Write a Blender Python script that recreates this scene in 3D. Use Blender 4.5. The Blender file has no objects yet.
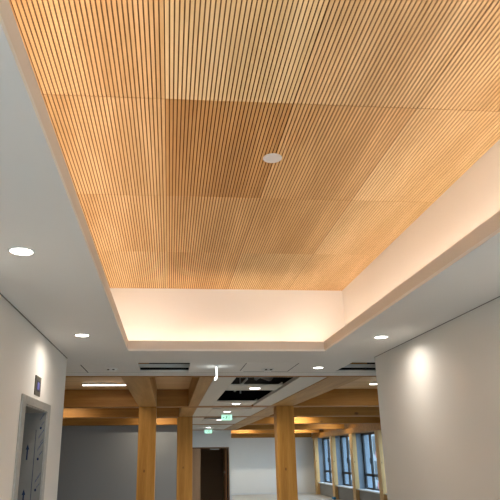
import bpy, bmesh, math, random
from mathutils import Vector, Matrix
random.seed(7)
C = bpy.context.scene.collection
H0 = 1.78            # camera height; every z below is measured from the eye and H0 is added on build
S = bpy.context.scene

# ------------------------------------------------------------------ materials
def new_mat(name):
    m = bpy.data.materials.new(name); m.use_nodes = True
    nt = m.node_tree; b = nt.nodes['Principled BSDF']
    return m, nt, b
def plain(name, col, rough=.6, metal=0, spec=.3, noise=.0, nscale=8, bump=0, bscale=200):
    m, nt, b = new_mat(name)
    b.inputs['Base Color'].default_value = (*col, 1)
    b.inputs['Roughness'].default_value = rough
    b.inputs['Metallic'].default_value = metal
    b.inputs['Specular IOR Level'].default_value = spec
    tc = nt.nodes.new('ShaderNodeTexCoord')
    if noise:
        n = nt.nodes.new('ShaderNodeTexNoise'); n.inputs['Scale'].default_value = nscale; n.inputs['Detail'].default_value = 4
        nt.links.new(tc.outputs['Object'], n.inputs['Vector'])
        r = nt.nodes.new('ShaderNodeMix'); r.data_type = 'RGBA'
        r.inputs[6].default_value = (*[c*(1-noise) for c in col], 1)
        r.inputs[7].default_value = (*[min(1, c*(1+noise)) for c in col], 1)
        nt.links.new(n.outputs['Fac'], r.inputs[0]); nt.links.new(r.outputs[2], b.inputs['Base Color'])
    if bump:
        n2 = nt.nodes.new('ShaderNodeTexNoise'); n2.inputs['Scale'].default_value = bscale
        nt.links.new(tc.outputs['Object'], n2.inputs['Vector'])
        bp = nt.nodes.new('ShaderNodeBump'); bp.inputs['Strength'].default_value = bump; bp.inputs['Distance'].default_value = .002
        nt.links.new(n2.outputs['Fac'], bp.inputs['Height']); nt.links.new(bp.outputs['Normal'], b.inputs['Normal'])
    return m
def wood(name, dark, light, axis=2, stretch=.06, scale=9, rough=.5, knots=True, knotcol=(.12, .05, .018), kscale=3.0):
    """procedural softwood; grain runs along `axis` of object space"""
    m, nt, b = new_mat(name); N = nt.nodes; Lk = nt.links.new
    tc = N.new('ShaderNodeTexCoord'); mp = N.new('ShaderNodeMapping')
    sc = [1, 1, 1]; sc[axis] = stretch
    mp.inputs['Scale'].default_value = sc
    Lk(tc.outputs['Object'], mp.inputs['Vector'])
    n = N.new('ShaderNodeTexNoise'); n.inputs['Scale'].default_value = scale; n.inputs['Detail'].default_value = 6; n.inputs['Distortion'].default_value = .6
    Lk(mp.outputs[0], n.inputs['Vector'])
    n2 = N.new('ShaderNodeTexNoise'); n2.inputs['Scale'].default_value = scale*9; n2.inputs['Detail'].default_value = 3
    Lk(mp.outputs[0], n2.inputs['Vector'])
    ad = N.new('ShaderNodeMath'); ad.operation = 'MULTIPLY_ADD'; ad.inputs[1].default_value = .35
    Lk(n2.outputs['Fac'], ad.inputs[0]); Lk(n.outputs['Fac'], ad.inputs[2])
    rp = N.new('ShaderNodeMapRange'); rp.inputs[1].default_value = .45; rp.inputs[2].default_value = .9
    Lk(ad.outputs[0], rp.inputs[0])
    mx = N.new('ShaderNodeMix'); mx.data_type = 'RGBA'
    mx.inputs[6].default_value = (*dark, 1); mx.inputs[7].default_value = (*light, 1)
    Lk(rp.outputs[0], mx.inputs[0]); out = mx.outputs[2]
    if knots:
        v = N.new('ShaderNodeTexVoronoi'); v.inputs['Scale'].default_value = kscale
        mp2 = N.new('ShaderNodeMapping'); s2 = [1.3, 1.3, 1.3]; s2[axis] = .8
        mp2.inputs['Scale'].default_value = s2
        Lk(tc.outputs['Object'], mp2.inputs['Vector']); Lk(mp2.outputs[0], v.inputs['Vector'])
        kr = N.new('ShaderNodeMapRange'); kr.inputs[1].default_value = .05; kr.inputs[2].default_value = .10
        kr.inputs[3].default_value = .8; kr.inputs[4].default_value = 0
        Lk(v.outputs['Distance'], kr.inputs[0])
        m2 = N.new('ShaderNodeMix'); m2.data_type = 'RGBA'; m2.inputs[7].default_value = (*knotcol, 1)
        Lk(kr.outputs[0], m2.inputs[0]); Lk(out, m2.inputs[6]); out = m2.outputs[2]
    Lk(out, b.inputs['Base Color']); b.inputs['Roughness'].default_value = rough
    b.inputs['Specular IOR Level'].default_value = .3
    return m
def emit(name, col, strength):
    m, nt, b = new_mat(name)
    b.inputs['Base Color'].default_value = (*col, 1)
    b.inputs['Emission Color'].default_value = (*col, 1); b.inputs['Emission Strength'].default_value = strength
    return m
def glass_mat():
    m = bpy.data.materials.new('window_glass'); m.use_nodes = True; nt = m.node_tree; nt.nodes.clear()
    o = nt.nodes.new('ShaderNodeOutputMaterial'); t = nt.nodes.new('ShaderNodeBsdfTransparent'); t.inputs[0].default_value = (.86, .92, .93, 1)
    g = nt.nodes.new('ShaderNodeBsdfGlossy'); g.inputs['Roughness'].default_value = .02
    fr = nt.nodes.new('ShaderNodeValue'); fr.outputs[0].default_value = .07
    mx = nt.nodes.new('ShaderNodeMixShader')
    nt.links.new(fr.outputs[0], mx.inputs[0]); nt.links.new(t.outputs[0], mx.inputs[1]); nt.links.new(g.outputs[0], mx.inputs[2])
    nt.links.new(mx.outputs[0], o.inputs[0]); return m

M = {}
M['paint'] = plain('white_ceiling_paint', (.84, .815, .785), .85, noise=.012, nscale=2, bump=.06)
M['wallpaint'] = plain('warm_white_wall_paint', (.79, .755, .70), .8, noise=.015, nscale=2, bump=.08)
M['lip'] = plain('recess_trim_warm_lit', (.76, .69, .62), .8)  # warm light bounced onto the upstand is painted into this tan
M['hallwall'] = plain('pale_grey_wall_paint', (.80, .80, .79), .8, noise=.02, nscale=1.2)
M['greywall'] = plain('mid_grey_wall_paint', (.29, .30, .315), .8, noise=.03, nscale=1.0)
M['floor'] = plain('pale_grey_vinyl', (.50, .49, .46), .35, noise=.05, nscale=3)
M['post'] = wood('glulam_post_wood', (.38, .165, .028), (.58, .29, .062), axis=2)
M['wpost'] = wood('pale_window_post_wood', (.50, .31, .13), (.68, .46, .21), axis=2)
M['beamx'] = wood('glulam_cross_beam_wood', (.30, .125, .022), (.46, .225, .05), axis=0, kscale=1.6)
M['beamy'] = wood('glulam_long_beam_wood', (.40, .21, .06), (.58, .34, .12), axis=1, kscale=1.6)
M['clt'] = wood('cross_laminated_timber_slab', (.56, .36, .17), (.74, .50, .26), axis=0, scale=4, kscale=1.3)
M['plate'] = plain('dark_bronze_steel', (.15, .135, .10), .45, metal=.4, noise=.15, nscale=30)
M['black'] = plain('black_void_dark', (.008, .008, .008), .95)  # plain black standing in for the unlit dark of the ceiling voids
M['groove'] = plain('brown_groove_backing', (.15, .068, .020), .9)
M['steel'] = plain('brushed_steel', (.44, .42, .38), .42, metal=.55, noise=.22, nscale=25)
M['galv'] = plain('galvanised_steel', (.42, .43, .43), .4, metal=.6, noise=.15, nscale=20)
M['film'] = plain('protective_film_on_steel', (.25, .245, .235), .5, metal=.15, noise=.12, nscale=14)
M['blue'] = plain('blue_ink', (.006, .024, .075), .6)
M['blueink2'] = plain('faint_blue_ink', (.06, .09, .18), .6)
M['white'] = plain('white_plastic', (.78, .78, .76), .5)
M['panel'] = plain('white_ceiling_panel', (.74, .70, .63), .7, noise=.02, nscale=3)
M['dark'] = plain('dark_window_frame', (.02, .024, .028), .4)
M['reveal'] = plain('blue_grey_reveal_board', (.19, .235, .285), .6, noise=.05)
M['spandrel'] = plain('grey_spandrel_board', (.24, .235, .225), .7, noise=.06)
M['sill'] = plain('white_sill', (.72, .74, .76), .4)
M['glass'] = glass_mat()
M['frame_wood'] = plain('brown_door_frame', (.20, .11, .06), .5, noise=.1)
M['leafpale'] = wood('pale_brown_door_veneer', (.34, .20, .11), (.42, .26, .15), axis=2, knots=False)
M['leafdark'] = wood('red_brown_door_veneer', (.34, .15, .06), (.44, .22, .10), axis=2, knots=False)
M['khaki'] = plain('khaki_room_wall', (.40, .34, .2), .8)
M['darkroom'] = plain('dark_brown_room_wall', (.24, .15, .09), .8)
M['display'] = emit('violet_display', (.10, .10, .30), .35)
M['joint'] = plain('dark_joint', (.05, .045, .04), .9)
M['shadowgap'] = plain('shadow_gap_bead', (.24, .22, .19), .9)
M['faintjoint'] = plain('shallow_joint', (.42, .40, .36), .9)
M['facade'] = plain('white_facade', (.16, .18, .195), .8, noise=.05)
M['facadegrey'] = plain('grey_facade', (.015, .022, .028), .7)
M['red'] = plain('red_panel', (.20, .05, .05), .7)
M['ground'] = plain('asphalt', (.16, .17, .17), .9, noise=.1)
M['bluebag'] = plain('blue_plastic', (.03, .22, .50), .5)
M['disc'] = plain('grey_white_disc', (.60, .57, .57), .6)
M['lamp'] = emit('downlight_glow', (1, .95, .86), 9)
M['lamphall'] = emit('hall_downlight_glow', (1, .96, .90), 7)
M['tube'] = emit('linear_lamp_glow', (1, .93, .78), 5)
M['led'] = emit('warm_led_strip', (1, .72, .45), 3)
M['blade'] = emit('edge_lit_white', (.94, 1, .98), 1.35)
M['signwhite'] = emit('sign_white_glow', (.50, .95, .74), .5)
M['green'] = emit('sign_green', (.005, .16, .07), .2)

SLAT = {}
def slat_mat(key, dark, light, knots=False):
    SLAT[key] = wood('slat_wood_'+key, dark, light, axis=1, stretch=.10, scale=7, rough=.55, knots=knots, knotcol=(.36, .13, .04), kscale=2.6)
slat_mat('honey', (.56, .33, .13), (.76, .50, .25))
slat_mat('pale', (.66, .46, .22), (.82, .61, .34))
slat_mat('reddish', (.46, .23, .075), (.62, .34, .125))
slat_mat('knotty', (.64, .41, .19), (.80, .56, .30), True)
slat_mat('tan', (.60, .38, .17), (.76, .52, .27))
slat_mat('orange', (.56, .32, .125), (.74, .46, .21))

# ------------------------------------------------------------------ mesh helpers
class MB:
    def __init__(s): s.bm = bmesh.new()
    def box(s, x0, x1, y0, y1, z0, z1, mi=0):
        vs = [s.bm.verts.new((x, y, z)) for x in (x0, x1) for y in (y0, y1) for z in (z0, z1)]
        for f in ((0, 1, 3, 2), (4, 6, 7, 5), (0, 4, 5, 1), (2, 3, 7, 6), (0, 2, 6, 4), (1, 5, 7, 3)):
            fc = s.bm.faces.new([vs[i] for i in f]); fc.material_index = mi
        return s
    def disc(s, x, y, z0, z1, r0, r1=None, n=32, mi=0):
        r1 = r0 if r1 is None else r1
        a = [s.bm.verts.new((x+r0*math.cos(t*2*math.pi/n), y+r0*math.sin(t*2*math.pi/n), z0)) for t in range(n)]
        b = [s.bm.verts.new((x+r1*math.cos(t*2*math.pi/n), y+r1*math.sin(t*2*math.pi/n), z1)) for t in range(n)]
        for i in range(n):
            f = s.bm.faces.new((a[i], a[(i+1) % n], b[(i+1) % n], b[i])); f.material_index = mi
        s.bm.faces.new(a[::-1]).material_index = mi; s.bm.faces.new(b).material_index = mi
        return s
    def ring(s, x, y, z0, z1, ri, ro, n=32):
        P = []
        for r, z in ((ri, z1), (ri, z0+.001), (ri+.003, z0), (ro-.003, z0), (ro, z0+.002), (ro, z1)):
            P.append([s.bm.verts.new((x+r*math.cos(t*2*math.pi/n), y+r*math.sin(t*2*math.pi/n), z)) for t in range(n)])
        for k in range(len(P)):
            a, b = P[k], P[(k+1) % len(P)]
            for i in range(n): s.bm.faces.new((a[i], a[(i+1) % n], b[(i+1) % n], b[i]))
        return s
    def tube(s, p, q, r, n=12):
        p, q = Vector(p), Vector(q); d = (q-p).normalized()
        u = d.orthogonal().normalized(); v = d.cross(u)
        a = [s.bm.verts.new(p+u*r*math.cos(t*2*math.pi/n)+v*r*math.sin(t*2*math.pi/n)) for t in range(n)]
        b = [s.bm.verts.new(q+u*r*math.cos(t*2*math.pi/n)+v*r*math.sin(t*2*math.pi/n)) for t in range(n)]
        for i in range(n): s.bm.faces.new((a[i], a[(i+1) % n], b[(i+1) % n], b[i]))
        s.bm.faces.new(a[::-1]); s.bm.faces.new(b); return s
    def prism(s, pts, y0, y1):      # outline in (x,z), extruded along y
        a = [s.bm.verts.new((x, y0, z)) for x, z in pts]; b = [s.bm.verts.new((x, y1, z)) for x, z in pts]
        n = len(pts)
        for i in range(n): s.bm.faces.new((a[i], a[(i+1) % n], b[(i+1) % n], b[i]))
        s.bm.faces.new(a[::-1]); s.bm.faces.new(b); return s
    def build(s, name, mats, parent=None, bevel=0, origin=None):
        bmesh.ops.recalc_face_normals(s.bm, faces=s.bm.faces)
        if origin is None:
            if parent is not None: origin = Vector(parent['_o']) if '_o' in parent else Vector((0, 0, 0))
            else:
                xs = [v.co for v in s.bm.verts]
                origin = Vector(((min(c.x for c in xs)+max(c.x for c in xs))/2, (min(c.y for c in xs)+max(c.y for c in xs))/2, min(c.z for c in xs)))
        origin = Vector(origin)
        for v in s.bm.verts: v.co -= origin
        me = bpy.data.meshes.new(name); s.bm.to_mesh(me); s.bm.free()
        for m in (mats if isinstance(mats, (list, tuple)) else [mats]): me.materials.append(m)
        o = bpy.data.objects.new(name, me); C.objects.link(o)
        if parent is not None: o.parent = parent
        else: o.location = origin + Vector((0, 0, H0))
        if bevel:
            b = o.modifiers.new('bevel', 'BEVEL'); b.width = bevel; b.segments = 2; b.limit_method = 'ANGLE'
        return o
ROOTS = []
def thing(name, label, cat, loc, group=None):
    o = bpy.data.objects.new(name, None); C.objects.link(o)
    o.empty_display_size = .1
    o.location = Vector(loc) + Vector((0, 0, H0)); o['_o'] = list(loc); ROOTS.append(o)
    return tag(o, label, cat, group)
def tag(o, label, cat, group=None):
    o['label'] = label; o['category'] = cat
    if group: o['group'] = group
    return o
def struct(name, mb, m, **k):
    o = mb.build(name, m, origin=(0, 0, 0), **k); o['kind'] = 'structure'; return o
def plate(xs, ys, z0, z1, keep, mb=None):
    """one slab on a grid of break lines with cells left out"""
    mb = mb or MB(); bm = mb.bm; V = {}
    def v(i, j, z):
        k = (i, j, z)
        if k not in V: V[k] = bm.verts.new((xs[i], ys[j], z))
        return V[k]
    nx, ny = len(xs)-1, len(ys)-1
    K = lambda i, j: 0 <= i < nx and 0 <= j < ny and keep((xs[i]+xs[i+1])/2, (ys[j]+ys[j+1])/2)
    for i in range(nx):
        for j in range(ny):
            if not K(i, j): continue
            bm.faces.new((v(i, j, z0), v(i, j+1, z0), v(i+1, j+1, z0), v(i+1, j, z0)))
            bm.faces.new((v(i, j, z1), v(i+1, j, z1), v(i+1, j+1, z1), v(i, j+1, z1)))
            if not K(i-1, j): bm.faces.new((v(i, j, z0), v(i, j, z1), v(i, j+1, z1), v(i, j+1, z0)))
            if not K(i+1, j): bm.faces.new((v(i+1, j, z0), v(i+1, j+1, z0), v(i+1, j+1, z1), v(i+1, j, z1)))
            if not K(i, j-1): bm.faces.new((v(i, j, z0), v(i+1, j, z0), v(i+1, j, z1), v(i, j, z1)))
            if not K(i, j+1): bm.faces.new((v(i, j+1, z0), v(i, j+1, z1), v(i+1, j+1, z1), v(i+1, j+1, z0)))
    return mb

FL = -1.78
XL, XR = -1.09, 2.20          # corridor walls
YLE, YRE = 6.52, 6.42         # where they end
YD = 8.03                     # far edge of the plaster soffit
YB = -2.6                     # wall behind
RX0, RX1, RY0, RY1 = -.425, 1.557, -1.05, 6.05    # recess opening
CX0, CX1, CY0, CY1 = -.69, 1.853, -1.30, 6.26     # recess chamber
ZS = 1.695                    # underside of the slats
ZT = 1.355                    # underside of the timber slab
HXL, HXR, HY = -8., 7.2, 31.5

# ------------------------------------------------------------------ the room
struct('floor', MB().box(-8.2, 7.76, YB-.1, 31.8, FL-.1, FL), M['floor'])
slots = [(-.37, .22, 6.87, 7.59), (2.07, 2.68, 6.82, 7.59)]
def keep(x, y):
    if RX0 < x < RX1 and RY0 < y < RY1: return False
    if y < 6.4 and not (XL-.1 < x < XR+.1): return False
    return not any(a < x < b and c < y < d for a, b, c, d in slots)
xs = sorted({-8., XL-.02, RX0, RX1, XR+.02, 7.25, -.37, .22, 2.07, 2.68}); ys = sorted({YB, RY0, RY1, 6.42, YD, 6.87, 7.59, 6.82})
def keep2(x, y):
    if y < 6.42 and (x < XL-.02 or x > XR+.02): return False
    return keep(x, y) if not (y < 6.42 and (x < XL-.02 or x > XR+.02)) else False
struct('ceiling', plate(xs, ys, 1.0, 1.02, keep2), M['paint'])
# upstand around the recess
mb = MB(); T = .022
mb.box(RX0-T, RX0, RY0-T, RY1+T, 1.0205, 1.10); mb.box(RX1, RX1+T, RY0-T, RY1+T, 1.0205, 1.10)
mb.box(RX0, RX1, RY1, RY1+T, 1.0205, 1.10); mb.box(RX0, RX1, RY0-T, RY0, 1.0205, 1.10)
struct('trim_1', mb, M['lip'])
# chamber of the recess: ledge, sides
mb = MB(); t = .03
mb.box(CX0-t, CX0, CY0-t, CY1+t, 1.0205, 1.75); mb.box(CX1, CX1+t, CY0-t, CY1+t, 1.0205, 1.75)
mb.box(CX0, CX1, CY1, CY1+t, 1.0205, 1.75); mb.box(CX0, CX1, CY0-t, CY0, 1.0205, 1.75)
struct('ceiling', mb, M['paint'])
struct('ceiling', MB().box(XL-.3, XR+.3, YB-.2, 6.31, 1.76, 1.85), M['paint'])      # slab over the recess
struct('ceiling', MB().box(-8.2, 7.76, 6.315, 31.8, ZT, ZT+.45), M['clt'])           # timber slab over the hall
# left wall with the lift opening
LY0, LY1, LZ = 4.78, 5.66, .39
mb = MB()
mb.box(XL-.3, XL, YB, LY0, FL, 1.75); mb.box(XL-.3, XL, LY1, YLE, FL, 1.75); mb.box(XL-.3, XL, LY0, LY1, LZ, 1.75)
mb.box(-8.2, XL-.3, YLE-.2, YLE, FL, 1.35)
struct('wall_left', mb, M['wallpaint'])
mb = MB(); mb.box(XR, XR+.25, YB, YRE, FL, 1.75); mb.box(XR+.25, 7.76, YRE-.2, YRE, FL, 1.35)
struct('wall_right', mb, M['wallpaint'])
# shadow gaps where wall meets ceiling
struct('trim_2', MB().box(XL, XL+.004, YB+.02, YLE, .992, .9995), M['shadowgap'])
struct('trim_3', MB().box(XR-.003, XR, YB+.02, YRE, .995, .9995), M['shadowgap'])
# wall behind with a glazed opening to daylight
mb = MB(); mb.box(XL-.3, XR+.25, YB-.2, YB-.001, .5, 1.84); mb.box(XL-.3, XL+.15, YB-.2, YB-.001, FL, .5); mb.box(XR-.15, XR+.25, YB-.2, YB-.001, FL, .5)
struct('wall_back', mb, M['wallpaint'])
w = MB()
for x in (XL+.15, .52, XR-.21): w.box(x, x+.06, YB-.14, YB-.08, FL, .5)
w.box(XL+.15, XR-.15, YB-.14, YB-.08, FL, FL+.08); w.box(XL+.15, XR-.15, YB-.14, YB-.08, .42, .5)
wo = struct('window_1', w, M['dark'])
MB().box(XL+.2, XR-.2, YB-.115, YB-.105, FL+.05, .45).build('pane', M['glass'], wo, origin=(0, 0, 0))
# hall walls
struct('wall_left', MB().box(-8.2, -8., YLE, 31.8, FL, ZT), M['hallwall'])
struct('wall_far', MB().box(1.9, 7.76, HY, HY+.2, FL, ZT), M['hallwall'])
mb = MB(); mb.box(-8., .5, 21.0, 21.2, FL, ZT); mb.box(.3, .5, 21.2, 25.4, FL, ZT)
struct('wall_far', mb, M['greywall'])
DX0, DX1, DZ = .52, 2.33, .30      # hall door
mb = MB(); mb.box(.3, DX0, 25.4, 25.6, FL, ZT); mb.box(DX1+.05, 2.47, 25.4, HY, FL, ZT); mb.box(DX0, DX1+.05, 25.4, 25.6, DZ+.05, ZT)
struct('wall_far', mb, M['hallwall'])
# room behind the open door
mb = MB(); mb.box(.3, 2.38, 28.0, 28.1, FL, ZT); mb.box(.3, .4, 25.6, 28.0, FL, ZT)
struct('wall_far', mb, M['darkroom'])
struct('wall_right', MB().box(2.33, 2.378, 26.6, 28.0, FL, ZT), M['khaki'])
# header in front of the far wall
struct('trim_4', MB().box(2.48, 7.05, 31.1, HY-.001, .86, ZT-.001), M['beamx'])

# ------------------------------------------------------------------ window wall of the hall
XO = 7.54
posts_y = [8.7, 11.8, 14.9, 18.0, 21.05, 24.2, 27.3, 30.6]; PWD = .36
pw = .58
bays = [(posts_y[i]+PWD, posts_y[i+1]) for i in range(len(posts_y)-1)]
for i, py in enumerate(posts_y):
    lab = {7: 'tan timber post on the window wall, against the far corner', 6: 'tan timber post between the two farthest windows',
           5: 'tan timber post left of the nearest fully seen window', 4: 'tan timber post beside the end edge of the right corridor wall'}.get(i, 'timber window post hidden behind the right corridor wall')
    tag(MB().box(7.08, 7.25, py, py+PWD, FL, .79).build('timber_post', M['wpost'], bevel=.006), lab, 'post', 'timber posts along the window wall')
struct('wall_right', MB().box(7.25, 7.76, YRE, HY, .79, ZT), M['beamx'])
tag(MB().box(7.06, 7.245, YRE+.02, HY-.36, .795, .995).build('timber_beam', M['beamx'], bevel=.006), 'long timber edge beam running above the hall windows', 'beam')
mb = MB()
for p in posts_y: mb.box(7.251, 7.76, p, p+PWD, FL, .79)
mb.box(7.251, 7.76, YRE, 8.6, FL, .79); mb.box(7.251, 7.76, 30.6+PWD, HY, FL, .79)
struct('wall_right', mb, M['reveal'])
for i, (a, b) in enumerate(bays):
    a, b = a+.001, b-.001
    n = i+2
    struct('trim_%d' % (n+10), MB().box(7.22, 7.759, a, b, FL, -1.27), M['spandrel'])
    struct('trim_%d' % (n+20), MB().box(7.16, 7.76, a, b, -1.269, -1.23), M['sill'])
    w = MB(); f = .11
    w.box(XO-.06, XO, a, a+f, -1.229, .789); w.box(XO-.06, XO, b-f, b, -1.229, .789)
    w.box(XO-.06, XO, a+f, b-f, -1.229, -1.17); w.box(XO-.06, XO, a+f, b-f, .71, .789)
    w.box(XO-.06, XO, a+f, b-f, -.77, -.68)
    m_ = a + (b-a)*.66
    w.box(XO-.06, XO, m_-.075, m_+.075, -1.17, .71)
    w.box(XO-.10, XO-.06, m_-.04, m_+.04, -.32, -.12)
    wo = struct('window_%d' % n, w, M['dark'])
    MB().box(XO-.035, XO-.025, a+f*.5, b-f*.5, -1.19, .74).build('pane', M['glass'], wo, origin=(0, 0, 0))

# ------------------------------------------------------------------ timber frame of the hall
def beam(x0, x1, y0, y1, z0, z1, m, lab, grp=None, name='timber_beam'):
    return tag(MB().box(x0, x1, y0, y1, z0, z1).build(name, m, bevel=.005), lab, 'beam', grp)
XB = 7.055
G1 = 'cross beams spanning the hall'
beam(-8, XB, 8.031, 8.10, .992, ZT-.001, M['beamx'], 'thin timber edge beam along the end of the white soffit', G1)
beam(-8, XB, 13.1, 13.47, 1.0, ZT-.001, M['beamx'], 'nearest deep orange cross beam carried by the two nearest posts', G1)
beam(-8, XB, 16.6, 16.97, 1.0, ZT-.001, M['beamx'], 'second cross beam, carried by the middle post, glowing at its left end', G1)
beam(-8, XB, 20.6, 20.95, 1.0, ZT-.001, M['beamx'], 'third cross beam just before the grey wall, lit beside the posts', G1)
beam(.51, XB, 25.02, 25.39, 1.0, ZT-.001, M['beamx'], 'fourth cross beam directly above the brown double door', G1)
beam(2.48, XB, 29.3, 29.65, 1.0, ZT-.001, M['beamx'], 'farthest cross beam, past the door wall and near the white wall', G1)
G2 = 'long beams running away from the corridor'
beam(-.65, -.28, 8.101, 13.099, 1.0, ZT-.001, M['beamy'], 'left long timber beam ending on the leftmost post', G2)
segs = [(8.101, 13.099), (13.471, 16.599), (16.971, 20.599), (20.951, 25.019)]
w2 = ['between the soffit edge and the first cross beam', 'between the first and second cross beams', 'between the second and third cross beams', 'between the third cross beam and the door wall']
for (a, b), t_ in zip(segs, w2):
    beam(.385 if a < 9 else .24, .585, a, b, 1.0, ZT-.001, M['beamy'], 'long timber beam left of the white ceiling panels, '+t_, G2)
    beam(2.14, 2.62, a, b, 1.0, ZT-.001, M['beamy'], 'long timber beam right of the white ceiling panels, '+t_, G2)
for (x0, x1, y0, lab) in ((-.645, -.285, 13.11, 'thick timber post left of the others, in front of the grey wall'),
                          (2.25, 2.625, 13.11, 'thick knotty timber post right of the brown door, before the white wall'),
                          (.20, .60, 16.61, 'timber post in the middle, left of the brown double door')):
    tag(MB().box(x0, x1, y0, y0+.36, FL, .999).build('timber_post', M['post'], bevel=.008), lab, 'post', 'thick timber posts of the hall')

# ------------------------------------------------------------------ white suspended panels with open dark bays
mb = MB().box(.59, 2.135, 8.102, 25.0, 1.333, 1.35)  # black lining added so the open bays stay dark
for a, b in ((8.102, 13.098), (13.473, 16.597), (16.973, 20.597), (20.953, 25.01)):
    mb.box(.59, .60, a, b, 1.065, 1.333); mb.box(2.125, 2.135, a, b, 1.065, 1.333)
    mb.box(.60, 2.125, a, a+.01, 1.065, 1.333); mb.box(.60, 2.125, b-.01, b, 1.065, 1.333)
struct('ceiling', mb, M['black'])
PX0, PX1 = .59, 2.132
G3 = 'white suspended ceiling panels of the hall'
def cpanel(x0, x1, y0, y1, lab):
    g = .004
    mb = MB().box(x0+g, x1-g, y0+g, y1-g, 1.008, 1.03)
    mb.box(x0+g, x0+g+.012, y0+g, y1-g, 1.03, 1.06); mb.box(x1-g-.012, x1-g, y0+g, y1-g, 1.03, 1.06)
    tag(mb.build('ceiling_panel', M['panel']), lab, 'ceiling panel', G3)
bl = ['in the first bay past the soffit', 'in the second bay, past the first cross beam', 'in the third bay, past the second cross beam', 'in the last bay before the door wall']
opens = [[(8.25, 9.24), (9.96, 12.05)], [(13.72, 13.98)], [(17.15, 17.9), (18.45, 18.7)], [(22.4, 22.75)]]
ow = [['nearest the soffit edge', 'between the two dark openings', 'against the first cross beam'],
      ['before the narrow dark slot', 'behind the narrow dark slot'],
      ['against the second cross beam', 'between its two dark slots', 'against the third cross beam'],
      ['before its dark slot', 'behind its dark slot']]
for k, (a, b) in enumerate(segs):
    xa, xb = (.89, 1.70) if k == 0 else (.95, 1.82)
    cpanel(PX0, xa, a, b, 'long white ceiling strip along the left side '+bl[k])
    cpanel(xb+(.05 if k == 0 else 0), PX1, a, b, 'long white ceiling strip along the right side '+bl[k])
    y = a
    for j, (o0, o1) in enumerate(opens[k]+[(b, None)]):
        cpanel(xa, xb, y, o0, 'short white ceiling panel '+ow[k][j]+' '+bl[k]); y = o1
# silver ducts glimpsed in the open bays
d = MB().tube((1.05, 8.8, 1.22), (1.60, 9.9, 1.22), .07, 20).tube((1.35, 8.3, 1.12), (1.30, 9.3, 1.12), .03)
tag(d.build('ventilation_duct', M['galv']), 'silver round duct seen inside the nearest dark ceiling opening', 'duct')
d = MB().tube((1.25, 10.0, 1.20), (1.25, 12.0, 1.20), .018).tube((1.25, 11.0, 1.3325), (1.25, 11.0, 1.06), .014)
tag(d.build('hanging_pipe', M['galv']), 'thin pipe inside the second dark ceiling opening', 'pipe')

# soffit slots: black lining added for the void's darkness, light channel, tan block
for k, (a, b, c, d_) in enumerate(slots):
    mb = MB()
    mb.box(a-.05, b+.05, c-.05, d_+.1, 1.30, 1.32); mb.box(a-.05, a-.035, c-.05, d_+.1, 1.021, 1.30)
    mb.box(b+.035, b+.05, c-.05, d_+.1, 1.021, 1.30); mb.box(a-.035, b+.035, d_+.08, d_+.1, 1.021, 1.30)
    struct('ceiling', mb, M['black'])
    if k == 0:
        tag(MB().box(a-.03, b+.03, d_-.02, d_+.03, 1.05, 1.09).build('steel_channel', M['white']), 'pale steel channel inside the left dark ceiling slot', 'channel')
        tag(MB().box(a-.03, a+.10, d_-.01, d_+.07, 1.0905, 1.25).build('timber_block', M['beamx']), 'tan timber block in the left corner of the dark ceiling slot', 'block')
    else:
        tag(MB().box(a-.03, b+.03, d_-.02, d_+.03, 1.05, 1.09).build('steel_channel', M['white']), 'pale steel channel inside the right dark ceiling slot', 'channel')
        tag(MB().box(a-.03, a+.42, d_-.01, d_+.07, 1.0905, 1.25).build('timber_block', M['beamx']), 'wide timber block inside the right dark ceiling slot', 'block')

# ceiling joints and access panels
def hatch(x0, x1, y0, y1, lab, marks):
    t = thing('access_panel', lab, 'access panel', ((x0+x1)/2, (y0+y1)/2, .997), 'flush access panels in the white soffit')
    MB().box(x0, x1, y0, y1, .997, .9999).build('panel', M['paint'], t)
    for (a, b, c, d_) in marks: MB().box(a, b, c, d_, .9955, .9969).build('edge_gap', M['joint'], t)
hatch(-1.02, -.42, 6.95, 7.66, 'flush white access panel in the soffit near the left wall end', [(-1.02, -1.008, 7.0, 7.66)])
hatch(.85, 1.46, 6.85, 7.56, 'flush white access panel in the soffit right of the glowing blade', [(.85, .858, 6.85, 7.5), (.90, 1.46, 7.548, 7.56), (1.452, 1.46, 6.85, 7.56)])
struct('trim_5', MB().box(-7.9, 7.0, 7.685, 7.692, .9985, .9999), M['faintjoint'])
def detector(x, y, lab):
    t = thing('ceiling_detector', lab, 'detector', (x, y, .97), 'small round detectors on the soffit')
    MB().disc(x, y, .985, .9965, .075, .075).build('base', M['white'], t)
    MB().disc(x, y, .968, .985, .045, .055).build('sensor_head', M['white'], t)
    for s_ in (-1, 1): MB().box(x+s_*.03-.012, x+s_*.03+.012, y-.075, y-.055, .975, .984).build('vent', M['joint'], t)
detector(-.70, 7.33, 'small round white detector on the soffit left of the dark slot')
detector(1.17, 7.33, 'small round white detector on the soffit right of the glowing blade')

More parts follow.
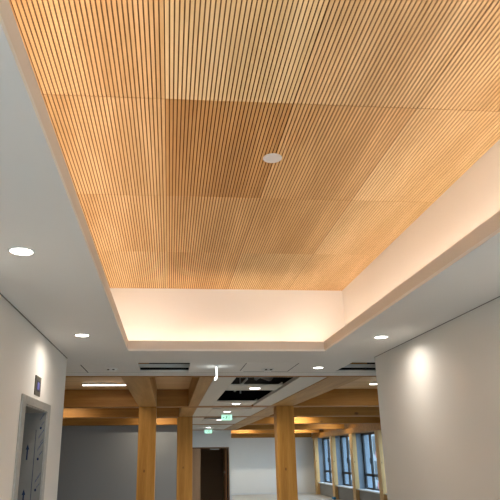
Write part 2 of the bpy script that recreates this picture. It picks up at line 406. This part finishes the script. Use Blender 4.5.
# ------------------------------------------------------------------ slatted wooden panels of the recess
cols = [CX0, -.05, .60, 1.25, CX1]; rows = [CY0, .25, 1.44, 2.635, 3.83, 5.03, CY1]
pitch = .0205
kinds = {(2, 0): 'honey', (2, 1): 'pale', (2, 2): 'tan', (2, 3): 'tan', (3, 0): 'honey', (3, 1): 'reddish', (3, 2): 'orange', (3, 3): 'knotty',
         (4, 0): 'honey', (4, 1): 'orange', (4, 2): 'orange', (4, 3): 'tan', (5, 0): 'tan', (5, 1): 'orange', (5, 2): 'tan', (5, 3): 'tan'}
cw = ['leftmost column', 'second column from left', 'third column from left', 'rightmost column']
rw = {1: 'row directly overhead', 2: 'nearest visible row', 3: 'disc row', 4: 'third row', 5: 'farthest row'}
cn = {'honey': 'honey wooden slat panel', 'pale': 'palest wooden slat panel', 'tan': 'light tan wooden slat panel', 'reddish': 'darkest reddish-brown wooden slat panel', 'orange': 'warm orange-tan wooden slat panel', 'knotty': 'pale knotty wooden slat panel'}
for r in range(1, 6):
    for c in range(4):
        x0, x1, y0, y1 = cols[c]+.0008, cols[c+1]-.0008, rows[r]+.0025, rows[r+1]-.0025
        k = kinds.get((r, c), 'tan')
        mb = MB(); mb.box(x0, x1, y0, y1, ZS+.0045, ZS+.024, 1)
        n = int(round((x1-x0)/pitch)); p = (x1-x0)/n
        for i in range(n):
            a = x0+i*p
            g0 = .0033 if i or c != 1 else .0018; g1 = .0033 if i < n-1 or c != 0 else .0018
            mb.box(a+g0, a+p-g1, y0, y1, ZS, ZS+.0046, 0)
        o = mb.build('slat_panel', [SLAT[k], M['groove']], origin=((x0+x1)/2+random.random()*0, (y0+y1)/2, ZS))
        tag(o, cn[k]+', '+rw[r]+', '+cw[c], 'ceiling panel', 'slatted wooden ceiling panels in the recess')
struct('ceiling', MB().box(CX0, CX1, CY0, CY1, ZS+.0245, ZS+.05), M['black'])
t = thing('ceiling_disc', 'small round off-white disc set in the slatted wooden ceiling', 'speaker', (.588, 3.225, ZS-.008))
MB().ring(.588, 3.225, ZS-.008, ZS-.0003, .044, .057).build('rim', M['disc'], t)
MB().disc(.588, 3.225, ZS-.0065, ZS-.0005, .0435).build('grille', M['disc'], t)

# LED strips lying on the ledge of the recess, behind the upstand
def led(x0, x1, y0, y1, lab, pw_, tilt):
    t = thing('led_strip', lab, 'light strip', ((x0+x1)/2, (y0+y1)/2, 1.0205), 'LED strips hidden on the cove ledge')
    MB().box(x0, x1, y0, y1, 1.0205, 1.030).build('channel', M['white'], t)
    g = .004 
    MB().box(x0+g, x1-g, y0+g, y1-g, 1.030, 1.034).build('diffuser', M['led'], t)
    L = bpy.data.lights.new('led', 'AREA'); L.shape = 'RECTANGLE'; L.size = x1-x0; L.size_y = y1-y0
    L.energy = pw_; L.color = (1, .82, .675)
    o = bpy.data.objects.new('led_light', L); C.objects.link(o); o.parent = t
    o.location = (0, 0, .017); o.rotation_euler = (math.pi+tilt[0], tilt[1], 0)
LW = 1.08
led(-.60, -.565, RY0, RY1, 'warm LED strip on the left cove ledge', 14*LW, (0, .4))
led(1.69, 1.725, RY0, RY1, 'warm LED strip on the right cove ledge', 14*LW, (0, -.4))
led(RX0, RX1, 6.105, 6.135, 'warm LED strip on the far cove ledge', 1.9*LW, (.3, 0))
led(RX0, RX1, -1.2, -1.165, 'warm LED strip on the near cove ledge', 5*LW, (-.4, 0))

# ------------------------------------------------------------------ lamps
def downlight(x, y, lab, r=.055, z=.9999, power=12, mat='lamp', col=(1, .93, .84), spread=158, grp='round downlights in the corridor soffit', blend=1.0):
    t = thing('downlight', lab, 'ceiling light', (x, y, z-.006), grp)
    MB().ring(x, y, z-.005, z, r, r+.012).build('trim_ring', M['white'], t)
    MB().disc(x, y, z-.003, z-.0005, r-.0005).build('diffuser', M[mat], t)
    L = bpy.data.lights.new('downlight', 'AREA'); L.shape = 'DISK'; L.size = 2*r-.01; L.energy = power; L.color = col; L.spread = math.radians(spread)
    o = bpy.data.objects.new('lamp_light', L); C.objects.link(o); o.parent = t; o.location = (0, 0, -.004)
CP = 2.4
downlight(-.765, 2.99, 'large round downlight in the left soffit, nearest the camera', power=CP)
downlight(-.763, 5.24, 'round downlight in the left soffit above the lift door', power=CP)
downlight(1.88, 5.26, 'round downlight in the right soffit, close to the right wall', power=CP)
downlight(1.77, 7.23, 'round downlight past the recess, near the soffit edge', power=CP*.6)
downlight(1.88, 3.0, 'round downlight in the right soffit beyond the picture edge', power=CP)
downlight(-.765, .75, 'round downlight overhead on the left', power=CP)
downlight(1.88, .75, 'round downlight overhead on the right', power=CP)
HG = 'round downlights in the hall ceiling panels'
HP = 11
for x, y, lab in ((1.32, 9.62, 'round downlight between the two dark ceiling openings'), (1.33, 12.53, 'round downlight just before the first cross beam'),
                  (1.36, 14.84, 'round downlight above the nearer exit sign'), (1.43, 18.2, 'round downlight left of and behind the nearer exit sign'),
                  (1.42, 23.1, 'round downlight right above the farther exit sign')):
    downlight(x, y, lab, r=.085, z=1.0075, power=HP, mat='lamphall', grp=HG)
def linear(x0, x1, y, lab, power=12, z=1.30, grp='linear lamps under the timber slab'):
    t = thing('linear_downlight', lab, 'ceiling light', ((x0+x1)/2, y, z), grp)
    MB().box(x0, x1, y-.03, y+.03, z+.012, ZT-.0001).build('housing', M['white'], t)
    MB().box(x0+.004, x1-.004, y-.028, y+.028, z, z+.0119).build('diffuser', M['tube'], t)
    L = bpy.data.lights.new('linear', 'AREA'); L.shape = 'RECTANGLE'; L.size = x1-x0; L.size_y = .05; L.energy = power; L.color = (1, .87, .66)
    o = bpy.data.objects.new('lamp_light', L); C.objects.link(o); o.parent = t; o.location = (0, 0, -.003)
linear(-1.66, -.80, 11.87, 'bright linear lamp under the timber slab left of the leftmost post', 9)
linear(3.90, 4.76, 11.80, 'linear lamp half hidden by the end of the right corridor wall', 9)
for x, y, lab in ((-2.75, 16.0, 'linear lamp behind the first cross beam on the left'), (-.45, 20.05, 'linear lamp behind the second cross beam near the leftmost post'),
                  (4.15, 20.25, 'linear lamp behind the second cross beam right of the posts'), (6.3, 24.5, 'linear lamp behind the third cross beam near the windows'),
                  (6.0, 28.9, 'linear lamp before the far wall near the windows'), (3.4, 28.9, 'linear lamp before the far wall near the door')):
    linear(x-.43, x+.43, y, lab, 7 if x == 6.3 else 11 if x < 0 else 14)

# glowing blade hanging edge-on from the soffit
t = thing('exit_sign', 'thin glowing white sign blade seen edge-on, hanging from the white soffit', 'exit sign', (.535, 7.16, .985))
ang = math.atan2(.535, 7.16)
t.rotation_euler = (0, 0, -ang)
mb = MB(); mb.box(.535-.012, .535+.012, 7.05, 7.27, .987, .9999); mb.build('mounting_bar', M['white'], t)
mb = MB(); pts = []
mb.prism([(.535-.009, .986), (.535+.009, .986), (.535+.011, .885), (.535+.006, .862), (.535-.014, .846), (.535-.026, .850), (.535-.024, .862), (.535-.010, .872), (.535-.006, .89)], 7.08, 7.24)
mb.build('light_blade', M['blade'], t, bevel=.002)
# hall exit signs with running figure, door and arrow
def exit_sign(x, y, z0, w_, h_, lab, ztop):
    t = thing('exit_sign', lab, 'exit sign', (x, y, z0), 'lit exit signs hanging in the hall')
    MB().box(x-w_/2-.01, x+w_/2+.01, y-.03, y+.03, z0+h_, z0+h_+.025).build('housing', M['white'], t)
    MB().box(x-w_/2, x+w_/2, y-.012, y+.012, z0, z0+h_-.0005).build('light_panel', M['signwhite'], t)
    for s_ in (-1, 1): MB().tube((x+s_*w_*.35, y, z0+h_+.025), (x+s_*w_*.35, y, ztop), .004, 8).build('suspension_rod', M['white'], t)
    yf = y-.0135; k = h_/.14; P = MB()
    def poly(pts): P.prism([(x+a*k, z0+.07*k+b*k) for a, b in pts], yf, yf+.0014)
    def limb(a, b, wd):
        dx, dz = b[0]-a[0], b[1]-a[1]; l = math.hypot(dx, dz); nx, nz = -dz/l*wd/2, dx/l*wd/2
        poly([(a[0]+nx, a[1]+nz), (b[0]+nx, b[1]+nz), (b[0]-nx, b[1]-nz), (a[0]-nx, a[1]-nz)])
    # running figure
    poly([(.001+.011*math.cos(i*math.pi/6), .043+.011*math.sin(i*math.pi/6)) for i in range(12)])
    limb((-.004, .032), (-.016, -.004), .018)
    limb((-.016, -.004), (.006, -.022), .011); limb((.006, -.022), (-.002, -.048), .010)
    limb((-.016, -.004), (-.026, -.028), .011); limb((-.026, -.028), (-.046, -.034), .010)
    limb((-.004, .028), (.014, .012), .008); limb((.014, .012), (.026, .020), .008)
    limb((-.008, .028), (-.030, .022), .008); limb((-.030, .022), (-.034, .004), .008)
    # doorway outline
    poly([(.034, -.055), (.041, -.055), (.041, .055), (.034, .055)]); poly([(.041, .048), (.075, .048), (.075, .055), (.041, .055)])
    poly([(.068, -.055), (.075, -.055), (.075, .048), (.068, .048)])
    # arrow pointing left
    limb((-.06, 0), (-.105, 0), .012); poly([(-.085, .026), (-.118, 0), (-.085, -.026), (-.098, 0)])
    P.build('pictogram', M['green'], t)
exit_sign(1.435, 15.8, .862, .27, .13, 'nearer lit green and white exit sign hanging from the hall ceiling', 1.0075)
exit_sign(1.405, 23.0, .80, .27, .12, 'farther lit exit sign hanging in front of the brown double door', 1.0075)

# ------------------------------------------------------------------ lift entrance
t = thing('lift_entrance', 'steel-framed lift doorway with film-covered inner faces in the left wall', 'lift door', (XL, 5.22, FL))
X1 = XL+.014
mb = MB(); mb.box(XL, X1, 4.66, LY0, FL, .455); mb.box(XL, X1, LY1, 5.765, FL, .455); mb.box(XL, X1, LY0, LY1, LZ, .455)
mb.build('steel_architrave', M['steel'], t, bevel=.003)
mb = MB(); mb.box(XL-.28, XL, LY1-.008, LY1-.001, FL, LZ-.001); mb.build('film_covered_jamb', M['film'], t)
MB().box(XL-.28, XL, LY0+.001, LY0+.008, FL, LZ-.001).build('jamb', M['steel'], t)
MB().box(XL-.28, XL, LY0+.008, LY1-.008, LZ-.009, LZ-.001).build('head_lining', M['steel'], t)
MB().box(XL-.298, XL-.282, LY0+.004, (LY0+LY1)/2-.002, FL, LZ-.002).build('door_leaf', M['film'], t)
MB().box(XL-.298, XL-.282, (LY0+LY1)/2+.002, LY1-.004, FL, LZ-.002).build('door_leaf', M['film'], t)
MB().box(XL-.30, XL-.299, LY0+.001, LY1-.001, FL, LZ-.001).build('door_backing', M['black'], t)
yj = LY1-.0095
def up_arrow(mb, x, z0, z1, w_=.012, hw=.03, hh=.045):
    mb.prism([(x-w_/2, z0), (x+w_/2, z0), (x+w_/2, z1-hh), (x+hw/2, z1-hh), (x, z1), (x-hw/2, z1-hh), (x-w_/2, z1-hh)], yj, yj+.0014)
mb = MB()
for z0 in (-.01, -.375, -.74, -1.10, -1.46): up_arrow(mb, -1.226, z0, z0+.13)
for z in (-.003, -.253, -.50, -.75, -1.0, -1.25):
    mb.prism([(-1.132+.0085*math.cos(i*math.pi/4), z+.012*math.sin(i*math.pi/4)) for i in range(8)], yj, yj+.0014)
mb.prism([(-1.128+.009*math.cos(i*math.pi/4), .254+.012*math.sin(i*math.pi/4)) for i in range(8)], yj, yj+.0014)
mb.box(-1.1675, -1.1635, yj, yj+.0014, FL+.01, .24)
mb.build('printed_marks', M['blue'], t)
def scribble(x0, z0, n, dx, dz, h):
    # one joined-up wavy pen line, a single ribbon
    mb = MB(); w_ = .0022; A = []; B = []
    for k in range(n):
        x = x0+k*dx; z = z0+k*dz+(h if k % 2 else 0)+random.uniform(-.003, .003)
        A.append([mb.bm.verts.new((x, y, z)) for y in (yj, yj+.0012)]); B.append([mb.bm.verts.new((x+w_, y, z+w_)) for y in (yj, yj+.0012)])
    for k in range(n-1):
        for P, Q in ((A, B),):
            mb.bm.faces.new((P[k][0], P[k+1][0], Q[k+1][0], Q[k][0])); mb.bm.faces.new((P[k][1], Q[k][1], Q[k+1][1], P[k+1][1]))
            mb.bm.faces.new((P[k][0], P[k][1], P[k+1][1], P[k+1][0])); mb.bm.faces.new((Q[k][0], Q[k+1][0], Q[k+1][1], Q[k][1]))
    mb.build('handwriting', M['blueink2'], t)
for zc in (.31, .16, .06, -.20, -.45, -.70, -.95, -1.2):
    scribble(-1.142, zc, 14, .0033, .0055, .018)
    scribble(-1.125, zc-.04, 8, .0033, .0045, .014)

t = thing('lift_indicator', 'small steel lift indicator plate with violet display above the lift doorway', 'indicator panel', (XL, 5.18, .487))
MB().box(XL, XL+.008, 5.075, 5.285, .487, .642).build('plate', M['plate'], t, bevel=.002)
MB().box(XL+.008, XL+.0095, 5.115, 5.245, .520, .605).build('bezel', M['dark'], t)
MB().box(XL+.0095, XL+.0105, 5.14, 5.225, .535, .592).build('display', M['display'], t)

# ------------------------------------------------------------------ brown double door in the hall
t = thing('double_door', 'brown double door in the far wall, left leaf shut, right leaf open', 'door', ((DX0+DX1)/2, 25.45, FL))
mb = MB(); mb.box(DX0, DX1+.05, 25.37, 25.47, DZ, DZ+.05); mb.box(DX1, DX1+.05, 25.37, 25.47, FL, DZ); mb.box(DX0, DX0+.04, 25.37, 25.47, FL, DZ)
mb.build('door_frame', M['frame_wood'], t)
lf = MB().box(DX0+.045, 1.24, 25.41, 25.46, FL+.005, DZ-.005).build('door_leaf', M['leafpale'], t); lf['label'] = 'closed pale brown leaf'
lf = MB().box(2.255, 2.30, 25.62, 26.55, FL+.005, DZ-.005).build('door_leaf', M['leafdark'], t); lf['label'] = 'open red-brown leaf seen nearly edge-on'
MB().box(2.20, 2.255, 25.75, 25.79, -.62, -.58).build('door_handle', M['galv'], lf, origin=(t['_o']))
MB().box(1.62, 1.98, 25.43, 25.49, DZ-.05, DZ-.004).build('door_closer', M['galv'], t)
tag(MB().box(6.95, 7.07, 27.1, 27.4, FL, FL+.09).build('plastic_crate', M['bluebag'], bevel=.02), 'small blue plastic item on the floor under the hall windows', 'crate')
struct('baseboard_far', MB().box(2.48, 7.2, HY-.015, HY-.001, FL, FL+.08), M['sill'])

# ------------------------------------------------------------------ outside
g = MB().box(7.5, 70, -25, 90, -6.2, -6.0).build('ground', M['ground'], origin=(0, 0, 0)); g['kind'] = 'structure'
def building(name, x0, x1, y0, y1, z1, wallm, lab, red):
    t = thing(name, lab, 'building', (x0, (y0+y1)/2, -6.0))
    MB().box(x0, x1, y0, y1, -6, z1).build('wall', wallm, t)
    for zf in (-4.6, -2.3, 0.0, 2.3, 4.6):
        if zf+1.4 > z1: break
        y = y0+.8; 
        while y < y1-1.4:
            w = MB().box(x0-.05, x0+.001, y, y+1.35, zf, zf+1.7).build('window', M['facadegrey'], t); y += 2.1
    if red:
        yy = y0+1
        while yy < y1-3:
            MB().box(x0-.12, x0-.051, yy, yy+1.6, -3.3, -2.5).build('red_band', M['red'], t)
            MB().box(x0-.12, x0-.051, yy+.6, yy+1.5, -.3, .25).build('red_band', M['red'], t); yy += 3.3
building('office_building', 20, 30, 38, 63, 14, M['facade'], 'white building with red bands outside, seen through the near window', True)
building('apartment_building', 22, 32, 66, 110, 16, M['facade'], 'pale building outside, seen through the farther windows', True)

# ------------------------------------------------------------------ daylight
W = bpy.data.worlds.new('overcast'); S.world = W; W.use_nodes = True
nt = W.node_tree; bg = nt.nodes['Background']
tc = nt.nodes.new('ShaderNodeTexCoord'); sp = nt.nodes.new('ShaderNodeSeparateXYZ'); nt.links.new(tc.outputs['Generated'], sp.inputs[0])
mr = nt.nodes.new('ShaderNodeMapRange'); mr.inputs[1].default_value = -.1; mr.inputs[2].default_value = .6
nt.links.new(sp.outputs['Z'], mr.inputs[0])
mx = nt.nodes.new('ShaderNodeMix'); mx.data_type = 'RGBA'
mx.inputs[6].default_value = (.68, .76, .84, 1); mx.inputs[7].default_value = (.55, .74, 1, 1)
nt.links.new(mr.outputs[0], mx.inputs[0]); nt.links.new(mx.outputs[2], bg.inputs['Color'])
bg.inputs['Strength'].default_value = 4.2

# ------------------------------------------------------------------ camera
yaw, pitch, roll, F, PCX = .08953, .3286, -.01213, 605.15, 224.1
cy, sy, cp, sp_ = math.cos(yaw), math.sin(yaw), math.cos(pitch), math.sin(pitch)
fw = Vector((sy*cp, cy*cp, sp_)); r0 = Vector((cy, -sy, 0)); u0 = r0.cross(fw)
r_ = r0*math.cos(roll)+u0*math.sin(roll); u_ = -r0*math.sin(roll)+u0*math.cos(roll)
cam = bpy.data.cameras.new('camera'); co = bpy.data.objects.new('camera', cam); C.objects.link(co)
co.matrix_world = Matrix(((r_.x, u_.x, -fw.x, 0), (r_.y, u_.y, -fw.y, 0), (r_.z, u_.z, -fw.z, H0), (0, 0, 0, 1)))
cam.sensor_width = 36; cam.lens = F/500*36; cam.shift_x = (250-PCX)/500; cam.clip_start = .02; cam.clip_end = 500
S.camera = co
S.view_settings.view_transform = 'Standard'; S.view_settings.look = 'None'; S.view_settings.gamma = 1; S.view_settings.exposure = .95
S.view_settings.use_curve_mapping = False

# parts were built in world-offset coordinates of their root; drop the helper property
for r in ROOTS:
    if '_o' in r: del r['_o']
